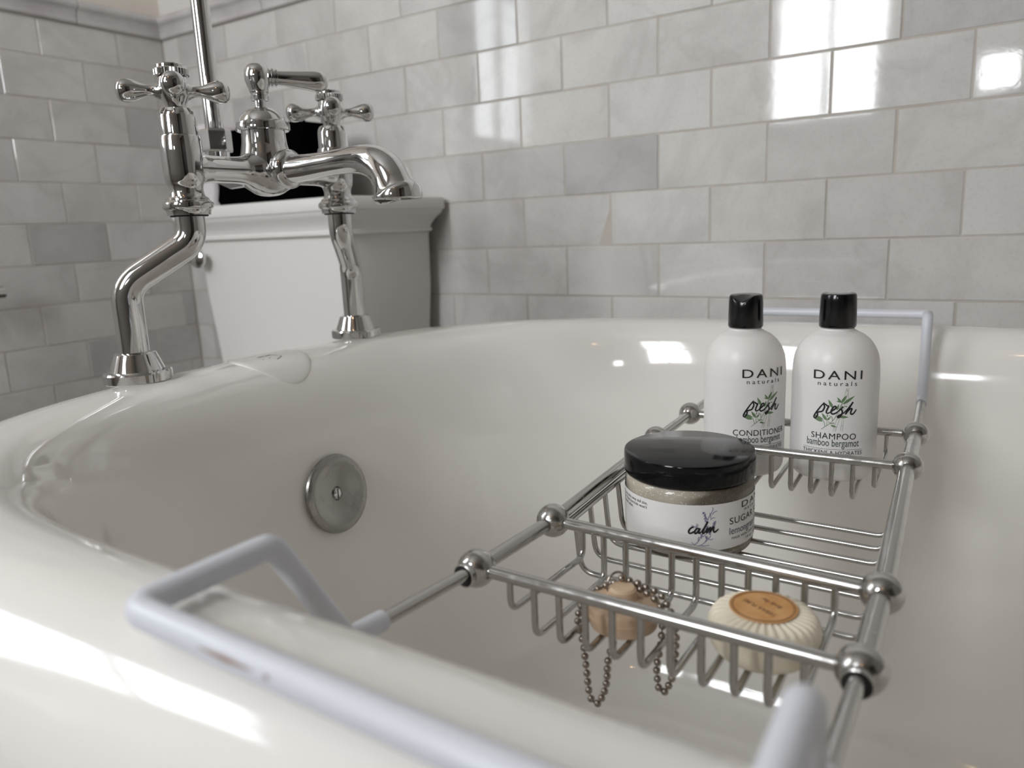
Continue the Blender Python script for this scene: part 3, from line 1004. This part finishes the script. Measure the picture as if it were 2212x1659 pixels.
def bottle(cx, cy, phi, which):
    z0 = -0.1107
    cond = which == 'CONDITIONER'
    b = thing(which.lower() + '_bottle',
              'white %s bottle with black disc cap, %s' % (which.lower(), 'partly behind the black-lidded jar' if cond else 'rightmost, beside the conditioner'),
              'bottle', (cx, cy, z0), 'pair of white toiletry bottles')
    R = 0.0347
    pr = spline([(0.0240, 0.0), (0.0300, 0.0012), (0.0330, 0.0045), (0.0344, 0.0100), (R, 0.018)], 4)
    pr += [(R, 0.05), (R, 0.088)]
    pr += spline([(R, 0.092), (0.0342, 0.0995), (0.0330, 0.1060), (0.0305, 0.1122), (0.0266, 0.1180), (0.0215, 0.1225), (0.0172, 0.1248), (0.0150, 0.1262)], 4)
    pr += [(0.0136, 0.1268), (0.0136, 0.1280), (0.0128, 0.1284), (0.0128, 0.135), (0.0, 0.135)]
    MB().lathe([(0.0, 0.003), (0.018, 0.003), (0.022, 0.0)] + pr, (cx, cy, z0), seg=64).build('bottle_body', 'bottle', b, angle=40)
    W = Wrap(cx, cy, R)
    lab = MB()
    rings = []
    for z in (z0 + 0.016, z0 + 0.0895):
        rings.append([W.p(R * (-2.6 + 5.2 * k / 72), z, 0.00018) for k in range(73)])
    lab.ring_stack(rings, False)
    lb = lab.build('label', 'label', b)
    # cap with a finger dish
    cb, ct = z0 + 0.1290, z0 + 0.1573
    cap = MB()
    seg = 48
    prc = [(0.0, 0.0), (0.0142, 0.0), (0.0148, 0.0008), (0.0149, 0.003), (0.0144, 0.022), (0.0141, 0.0262), (0.0136, 0.0276), (0.0126, 0.0283), (0.009, 0.0283), (0.0045, 0.0283), (0.0001, 0.0283)]
    rings = []
    dd = V((W.d * 0.95 + W.r * (-0.30 if cond else 0.25)).normalized())
    if not cond:
        dd = -W.d
    for r, z in prc:
        ring = []
        for k in range(seg):
            a = 2 * pi * k / seg
            p = V((math.cos(a) * r, math.sin(a) * r, 0))
            u_ = p.dot(dd)
            lat = (p - dd * u_).length
            dip = 0.0
            if z > 0.02 and u_ > 0.002:
                dip = -0.0048 * min(1, (u_ - 0.002) / 0.0105) * max(0.0, 1 - (lat / 0.0098) ** 2)
            ring.append((cx + p.x, cy + p.y, cb + z + dip))
        rings.append(ring)
    cap.ring_stack(rings)
    cp = cap.build('disc_cap', 'cap_black', b, angle=35)
    # print. one unit of the enlarged view: u -> metres along the arc
    u = 0.0000618
    sc = R * phi                                  # arc position of the label's middle

    def X(px):
        return sc + (px - 1530) * u

    kz = (0.0651 - 0.0276) / (1075 - 480)

    def Z(py):
        return -0.0276 - (py - 480) * kz

    art = bpy.data.objects.new('label_art', None)
    vs, fs = ribbon(POLES, 5 * u, 1.0)

    def conv(strokes):
        return [[(X(x), Z(y)) for x, y in st] for st in strokes]
    vs, fs = ribbon(conv(POLES), 0.00036, 1.0)
    W.flat(vs, fs, 'bamboo_drawing', 'ink_pale', lb, 0.00022)
    vs, fs = leaves([((X(a[0]), Z(a[1])), (X(c[0]), Z(c[1]))) for a, c in LEAVES], 0.0012)
    W.flat(vs, fs, 'leaf_drawing', 'ink_green', lb, 0.00026)
    vs, fs = ribbon(conv(STEM), 0.0004, 0.8)
    W.flat(vs, fs, 'stem_drawing', 'ink_green', lb, 0.00030)
    vs, fs = ribbon(conv(FRESH), 0.00125, 0.75)
    W.flat(vs, fs, 'lettering', 'ink', lb, 0.00040)
    print_text(W, 'D A N I', X(1238), X(1855), -0.0207, -0.0135, 'ink', lb, 0.86)
    print_text(W, 'n a t u r a l s', X(1298), X(1788), -0.0260, -0.0236, 'ink', lb, 1.0, 'x')
    if cond:
        print_text(W, 'CONDITIONER', X(1530 - 405), X(1530 + 405), -0.0714, -0.0664, 'ink', lb, 1.05)
    else:
        print_text(W, 'SHAMPOO', X(1235), X(1808), -0.0714, -0.0664, 'ink', lb, 1.08)
    print_text(W, 'bamboo bergamot', X(1175), X(1855), -0.0776, -0.0736, 'ink_dark_green', lb, 1.0, 'x')
    vs, fs = ribbon([[(X(1115), -0.0803), (X(1908), -0.0803)]], 0.00025, 1)
    W.flat(vs, fs, 'rule_line', 'ink', lb, 0.0003)
    print_text(W, 'THICKENS & HYDRATES', X(1115), X(1908), -0.0848, -0.0815, 'ink', lb, 1.04)
    vs, fs = ribbon([[(X(1115), -0.0868), (X(1908), -0.0868)]], 0.00025, 1)
    W.flat(vs, fs, 'rule_line', 'ink', lb, 0.0003)
    bpy.data.objects.remove(art)
    return b


bottle(1.4498, -0.3886, 0.035, 'SHAMPOO')
bottle(1.3778, -0.4081, 0.47, 'CONDITIONER')

# ------------------------------------------------------------------ jar of sugar scrub
JX, JY, JZ = 1.3772, -0.548, -0.1247
jar = thing('scrub_jar', 'squat clear jar of sugar scrub with glossy black lid', 'jar', (JX, JY, JZ))
JR = 0.0474
pr = [(0.0, 0.0022), (0.030, 0.0022), (0.036, 0.0), (0.0425, 0.0001)] + spline([(0.0440, 0.0005), (0.0462, 0.0024), (0.0471, 0.0058), (JR, 0.0100)], 4) + [(JR, 0.047), (0.0470, 0.0500), (0.0452, 0.0525), (0.0438, 0.0535), (0.0438, 0.0560)]
MB().lathe(pr, (JX, JY, JZ), seg=72, cap1=False).build('jar_shell', 'clear_plastic', jar, angle=40)
MB().lathe([(0.0, 0.0020), (0.0400, 0.0020), (0.0440, 0.0030), (0.0458, 0.0060), (0.0468, 0.010), (0.0468, 0.0490), (0.0446, 0.0522), (0.0, 0.0524)], (JX, JY, JZ), seg=64).build('sugar_scrub', 'scrub', jar)
ld_ = MB().lathe([(0.0, 0.0545), (0.0455, 0.0545), (0.0470, 0.0540), (0.0476, 0.0546), (0.0480, 0.0560), (0.0480, 0.0690), (0.0474, 0.0704), (0.0458, 0.0711), (0.0, 0.0711)], (JX, JY, JZ), seg=80)
ld_.build('lid', 'lid_black', jar, angle=40)
W = Wrap(JX, JY, JR)
rings = []
for z in (-0.1158, -0.0816):
    rings.append([W.p(JR * (-1.75 + 4.2 * k / 96), z, 0.00025) for k in range(97)])
jl = MB().ring_stack(rings, False).build('label', 'label', jar)


def J(px):      # picture angle on the jar -> arc
    return JR * px


rad = math.radians
CALM = [[(1172, 952), (1150, 945), (1115, 975), (1100, 1010), (1115, 1032), (1150, 1022), (1186, 996)],
        [(1252, 968), (1222, 960), (1192, 990), (1186, 1024), (1205, 1032), (1240, 992), (1257, 960), (1242, 1005), (1248, 1031), (1278, 1010)],
        [(1278, 1010), (1322, 950), (1368, 872), (1340, 915), (1306, 985), (1296, 1022), (1310, 1032), (1342, 1000)],
        [(1342, 1000), (1366, 960), (1352, 1026), (1386, 972), (1406, 957), (1396, 1022), (1427, 972), (1450, 952), (1446, 1000), (1460, 1026), (1490, 1010), (1518, 985)]]
LSTEM = [[(1140, 1218), (1190, 1190), (1240, 1140), (1275, 1070), (1310, 1000), (1350, 900), (1385, 800), (1425, 740), (1440, 700), (1425, 680)], [(1275, 1070), (1260, 1030), (1200, 950), (1135, 920)], [(1405, 830), (1405, 780), (1385, 755)], [(1425, 780), (1460, 745), (1500, 735)], [(1365, 850), (1330, 790), (1305, 740)],
         [(1405, 850), (1440, 825), (1472, 830)], [(1310, 1005), (1290, 1060), (1280, 1110)], [(1190, 1190), (1160, 1180), (1140, 1160)], [(1240, 1140), (1235, 1110), (1245, 1080)], [(1270, 1090), (1330, 1060), (1385, 1010), (1430, 950), (1460, 890)], [(1200, 1215), (1280, 1195), (1340, 1150), (1400, 1090), (1415, 1070)], [(1330, 1165), (1350, 1120), (1340, 1085)], [(1270, 1200), (1330, 1210), (1390, 1205)], [(1380, 1120), (1420, 1130), (1440, 1115)], [(1230, 1215), (1290, 1230), (1320, 1255)]]
LDOT = []
random.seed(3)
for (ax, ay), (bx2, by2), n in (((1310, 740), (1345, 890), 30), ((1465, 880), (1445, 960), 16), ((1360, 930), (1345, 1000), 14), ((1390, 1000), (1400, 1060), 12), ((1220, 910), (1205, 990), 8), ((1345, 1080), (1360, 1110), 6)):
    for i in range(n):
        t = i / n
        LDOT.append((ax + (bx2 - ax) * t + random.uniform(-16, 16), ay + (by2 - ay) * t + random.uniform(-6, 6)))
JU = JR / 985.0       # one unit of the enlarged view near the middle of the jar


def jx(px):
    return JR * math.asin(max(-1, min(1, (px * 0.14467 + 1330 - 1489) / 142.5)))


def jz(py):
    # the view looks a little down on the jar
    return -0.0816 - (py - 645) * (0.1158 - 0.0816) / (1290 - 645)


vs, fs = ribbon([[(jx(x), jz(y)) for x, y in st] for st in LSTEM], 0.00042, 0.7)
W.flat(vs, fs, 'stem_drawing', 'ink_purple', jl, 0.00045)
vs, fs = leaves([((jx(x) - 0.0006, jz(y) - 0.0004), (jx(x) + 0.0006, jz(y) + 0.0005)) for x, y in LDOT], 0.0005)
W.flat(vs, fs, 'lavender_drawing', 'ink_purple', jl, 0.00050)
vs, fs = ribbon([[(jx(x), jz(y)) for x, y in st] for st in CALM], 0.00120, 0.6)
W.flat(vs, fs, 'lettering', 'ink', jl, 0.00062)
c0 = rad(71)
print_text(W, 'D A N I', J(rad(50)), J(rad(92)), -0.0880, -0.0835, 'ink', jl, 0.86)
print_text(W, 'n a t u r a l s', J(rad(54)), J(rad(88)), -0.0908, -0.0893, 'ink', jl, 1.0, 'x')
print_text(W, 'SUGAR SCRUB', J(rad(36)), J(rad(106)), -0.0982, -0.0934, 'ink', jl, 1.08)
print_text(W, 'lemongrass lavender', J(rad(36)), J(rad(106)), -0.1058, -0.1024, 'ink_navy', jl, 1.0, 'x')
print_text(W, 'MADE WITH CANE SUGAR &', J(rad(38.5)), J(rad(86)), -0.1098, -0.1080, 'ink', jl, 1.05)
print_text(W, '14 oz - 400 g', J(rad(57)), J(rad(84)), -0.1130, -0.1112, 'ink', jl, 1.0)
for i, (tx, a0, a1) in enumerate((('scrub gently lifts away dull skin,', -84, -37), ('all over. Rich formula won\'t', -84, -37.5), ('shaved skin.', -80, -56))):
    zb_ = -0.0863 - i * 0.0031
    print_text(W, tx, J(rad(a0)), J(rad(a1)), zb_, zb_ + 0.0014, 'ink', jl, 1.0, 'x')

# ------------------------------------------------------------------ wrapped round soap
SX, SY, SZ = 1.4739, -0.7035, -0.1107
soap = thing('wrapped_soap', 'round soap bar in pleated cream paper with orange seal', 'soap', (SX, SY, SZ))
SR = 0.0284


def pleat(a, z):
    k = max(0.0, min(1.0, (z - 0.004) / 0.018))
    return 1.0 + 0.010 * k * math.cos(a * 34 + 1.3 * math.sin(a * 3))


sb = MB()
seg = 204
pr = spline([(0.0001, 0.0), (0.019, 0.0), (0.0232, 0.0010), (0.0262, 0.0042), (0.0280, 0.0090), (SR, 0.0130), (0.0280, 0.0170), (0.0266, 0.0202), (0.0240, 0.0222), (0.0205, 0.0231), (0.0160, 0.0234)], 4) + [(0.010, 0.0234), (0.0001, 0.0234)]
rings = []
for r, z in pr:
    ring = []
    for k in range(seg):
        a = 2 * pi * k / seg
        w1 = math.cos(a * 34 + 1.3 * math.sin(a * 3))
        top = 1 if z > 0.0205 else max(0.0, min(1.0, (z - 0.004) / 0.018))
        rr = r * (1 + 0.007 * top * w1) if z < 0.0228 else r
        dz = 0.00042 * w1 * (1 if z > 0.021 and 0.014 < r else 0)
        ring.append((SX + rr * math.cos(a), SY + rr * math.sin(a), SZ + z + dz))
    rings.append(ring)
sb.ring_stack(rings)
sb.build('pleated_wrapper', 'soap_wrap', soap, angle=60)
TS = SZ + 0.0241
slx, sly = SX - 0.0010, SY + 0.0020
MB().lathe([(0.0, 0.0), (0.0172, 0.0), (0.0172, 0.0003), (0.0001, 0.0003)], (slx, sly, TS), seg=60).build('paper_seal', 'soap_label', soap)
rg = MB()
for rr_ in (0.0160, 0.0152):
    rg.tube([(slx + rr_ * math.cos(2 * pi * k / 64), sly + rr_ * math.sin(2 * pi * k / 64), TS + 0.0003) for k in range(64)], 0.00016, 6, closed=True)
rg.build('seal_ring', 'soap_ink', soap)


def seal_text(body, cy_, wdt, h, ref='H', spacing=1.0):
    vs, fs = text_flat(body, spacing)
    rv, _ = text_flat(ref)
    hh = max(p[1] for p in rv)
    x0, x1 = min(p[0] for p in vs), max(p[0] for p in vs)
    ang = rad(153)
    ca, sa = math.cos(ang), math.sin(ang)
    mb = MB()
    for x, y in vs:
        a, b_ = (x - (x0 + x1) / 2) * wdt / (x1 - x0), cy_ + y * h / hh
        mb.v.append((slx + a * ca - b_ * sa, sly + a * sa + b_ * ca, TS + 0.00042))
    mb.f = list(fs)
    mb.build('lettering', 'soap_ink', soap, smooth=False)


seal_text('TERRA PURE', 0.0012, 0.0215, 0.0030)
seal_text('Body Bar', -0.0072, 0.0130, 0.0028)

# ------------------------------------------------------------------ bath plug with bead chain
QX, QY, QZ = 1.3985, -0.7125, -0.1107
plug = thing('bath_plug', 'beige round bath plug with ring and ball chain', 'bath plug', (QX, QY, QZ))
MB().lathe([(0.0, 0.0), (0.0176, 0.0), (0.0190, 0.0010), (0.0202, 0.0070), (0.0206, 0.0073), (0.0206, 0.0085), (0.0202, 0.0089), (0.0205, 0.0093), (0.0206, 0.0130), (0.0196, 0.0142), (0.0150, 0.0146), (0.0105, 0.0150), (0.0092, 0.0160), (0.0, 0.0160)], (QX, QY, QZ), seg=56).build('plug_disc', 'plug', plug, angle=30)
hub = MB().lathe([(0.0088, 0.0155), (0.0084, 0.0175), (0.0080, 0.0215), (0.0066, 0.0228), (0.0, 0.0230)], (QX - 0.0006, QY, QZ), seg=32).build('plug_boss', 'plug', plug, angle=35)
rc = V((QX - 0.0045, QY + 0.0005, QZ + 0.0235))
ra, rb = V((0.45, 0.70, 0.35)).normalized(), V((-0.25, -0.15, 0.95)).normalized()
MB().tube([rc + (ra * math.cos(2 * pi * k / 40) + rb * math.sin(2 * pi * k / 40)) * 0.0062 for k in range(40)], 0.0007, 8, closed=True).build('ring', 'bead_metal', plug)
chain = [(1.3950, -0.7070, -0.0860), (1.3968, -0.7050, -0.0872), (1.4032, -0.705, -0.0878), (1.4086, -0.705, -0.0890), (1.4146, -0.705, -0.0902), (1.4198, -0.706, -0.0925), (1.4242, -0.709, -0.0968), (1.4280, -0.713, -0.0985),
         (1.4316, -0.718, -0.1030), (1.4315, -0.718, -0.1124), (1.4313, -0.718, -0.1184), (1.431, -0.718, -0.125), (1.4293, -0.718, -0.1323), (1.4269, -0.718, -0.1389), (1.4244, -0.718, -0.1428), (1.4222, -0.718, -0.1418), (1.4212, -0.718, -0.1384), (1.4208, -0.718, -0.1333),
         (1.4205, -0.718, -0.1282), (1.4216, -0.718, -0.1221), (1.4222, -0.717, -0.1161), (1.4222, -0.714, -0.1070), (1.4205, -0.7100, -0.0985), (1.4160, -0.7085, -0.0935), (1.4113, -0.7080, -0.0912), (1.4057, -0.7060, -0.0905), (1.3991, -0.7050, -0.0890),
         (1.3930, -0.7020, -0.0915), (1.3870, -0.7010, -0.0935), (1.3815, -0.7050, -0.0955), (1.3765, -0.7120, -0.0985), (1.3755, -0.7220, -0.1030), (1.3790, -0.7310, -0.1080), (1.3829, -0.733, -0.1155), (1.3842, -0.733, -0.1268), (1.3847, -0.733, -0.132), (1.3852, -0.733, -0.1371),
         (1.3856, -0.733, -0.1425), (1.3863, -0.733, -0.1472), (1.3876, -0.733, -0.1506), (1.3895, -0.733, -0.1521), (1.3919, -0.733, -0.1511), (1.3941, -0.733, -0.1468), (1.3962, -0.733, -0.141), (1.3974, -0.733, -0.1342), (1.3982, -0.734, -0.128), (1.3990, -0.734, -0.1209), (1.3998, -0.731, -0.1150), (1.4004, -0.727, -0.1100)]
cpts = spline(chain, 4)
MB().tube(cpts, 0.00042, 6).build('chain_wire', 'bead_metal', plug)
bead0 = None
for p in resample(cpts, 0.00515):
    if bead0 is None:
        bead0 = MB().sphere(V(PORIG[plug.name]), 0.00212, 12, 8).build('bead', 'bead_metal', plug)
        bead0.location = p - V(PORIG[plug.name])
    else:
        o = bead0.copy(); COL.objects.link(o); o.parent = plug
        o.location = p - V(PORIG[plug.name])

# ================================================================== toilet
toi = thing('toilet', 'white toilet with moulded tank lid behind the tub faucet', 'toilet', (0.54, -0.20, FL))
TKx0, TKx1, TKy0, TKy1 = 0.355, 0.722, -0.226, -0.016
MB().rbox_stack((TKx0, TKy0), (TKx1, TKy1), [(0.030, -0.225), (0.022, -0.235), (0.016, -0.20), (0.010, -0.10), (0.002, 0.02), (0.0, 0.112)], 0.016).build('tank', 'ceramic', toi, angle=50)
lv_ = [(0.024, 0.1105), (0.021, 0.1108), (0.0185, 0.1125), (0.0185, 0.1165), (0.0200, 0.1185), (0.0205, 0.1195), (0.0190, 0.1240), (0.0150, 0.1310), (0.0085, 0.1380), (0.0045, 0.1425), (0.0030, 0.1465), (0.0008, 0.1480), (0.0, 0.1500), (0.0, 0.1640), (0.002, 0.1670), (0.006, 0.1682)]
MB().rbox_stack((TKx0 - 0.028, TKy0 - 0.028), (TKx1 + 0.028, -0.006), lv_, 0.012).build('tank_lid', 'ceramic', toi, angle=35)
fl = MB().lathe([(0.0060, -0.004), (0.0062, 0.010), (0.0075, 0.014), (0.0125, 0.0165), (0.0150, 0.0195), (0.0152, 0.0225), (0.0135, 0.0255), (0.008, 0.0275), (0.0001, 0.028)], (0.374, TKy0, 0.080), (0.35, -0.93, 0.0), 32).build('flush_lever', 'chrome', toi, angle=40)
MB().tube(spline([(0.372, TKy0 - 0.006, 0.081), (0.357, TKy0 - 0.012, 0.081), (0.341, TKy0 - 0.014, 0.080), (0.326, TKy0 - 0.012, 0.078)], 4), [0.0065] * 9 + [0.0078] * 3 + [0.006], 18).build('lever_arm', 'chrome', fl)
# bowl and seat, hidden behind the tub from here
bw = MB()
rings = []
for sx_, sy_, cy_, z in ((0.095, 0.13, -0.30, FL), (0.10, 0.14, -0.30, FL + 0.03), (0.085, 0.12, -0.31, FL + 0.12), (0.12, 0.17, -0.35, FL + 0.24), (0.165, 0.22, -0.40, FL + 0.33), (0.178, 0.235, -0.42, FL + 0.365), (0.175, 0.23, -0.42, FL + 0.38)):
    rings.append([(0.54 + sx_ * math.cos(2 * pi * k / 40), cy_ + sy_ * math.sin(2 * pi * k / 40), z) for k in range(40)])
bw.ring_stack(rings, True, True, True)
bw.build('bowl', 'ceramic', toi, angle=60)
st = MB()
rings = []
for k_, z in ((0.97, 0.382), (1.0, 0.388), (1.0, 0.405), (0.98, 0.413), (0.5, 0.416)):
    rings.append([(0.54 + 0.182 * k_ * math.cos(2 * pi * k / 40), -0.425 + 0.235 * k_ * math.sin(2 * pi * k / 40), FL + z) for k in range(40)])
st.ring_stack(rings, True, True, True)
st.build('seat_lid', 'ceramic', toi, angle=50)

# towels on the tank
random.seed(11)


def soft(name, mtl, lo, hi, label, amp=0.004, rc=0.016, jag=0.0):
    mb = MB()
    z0, z1 = lo[2], hi[2]
    lev = [(0.010, z0), (0.002, z0 + 0.004), (0.0, z0 + 0.012)] + [(0.0, z0 + (z1 - z0) * t) for t in (0.2, 0.32, 0.44, 0.56, 0.68, 0.8)] + [(0.001, z1 - 0.012), (0.005, z1 - 0.004), (0.012, z1)]
    mb.rbox_stack(lo, hi, lev, rc, 8)
    for i, p in enumerate(mb.v):
        a = amp * (math.sin(p[2] * 140 + p[0] * 30) * 0.5 + math.sin(p[0] * 90 + p[1] * 60) * 0.4 + random.uniform(-0.35, 0.35))
        mb.v[i] = (p[0] + a, p[1] + a * 0.6, p[2] + (amp * 0.5 * random.uniform(-1, 1) if p[2] > z0 + 0.02 else 0))
    o = mb.build(name, mtl, origin=((lo[0] + hi[0]) / 2, (lo[1] + hi[1]) / 2, z0), angle=80)
    o['label'] = label; o['category'] = 'towel'
    return o


soft('hand_towel', 'towel_black', (0.356, -0.175, 0.1684), (0.590, -0.060, 0.298), 'black folded hand towel standing on the toilet tank')
soft('hand_towel', 'towel_white', (0.300, -0.175, 0.1684), (0.350, -0.060, 0.318), 'white folded hand towel beside the black towel on the tank')

# paper holder on the left wall: its end just enters the picture
hol = thing('paper_holder', 'chrome toilet paper holder rod on the tiled wall at picture edge', 'paper holder', (0.0, -0.52, 0.02))
MB().tube([(0.045, -0.60, 0.036), (0.045, -0.416, 0.036)], 0.011, 20).build('rod', 'caddy_chrome', hol)
MB().lathe([(0.024, -0.0005), (0.024, 0.006), (0.010, 0.010), (0.009, 0.052), (0.0001, 0.054)], (0.0, -0.585, 0.036), (1, 0, 0), 28).build('wall_bracket', 'caddy_chrome', hol)
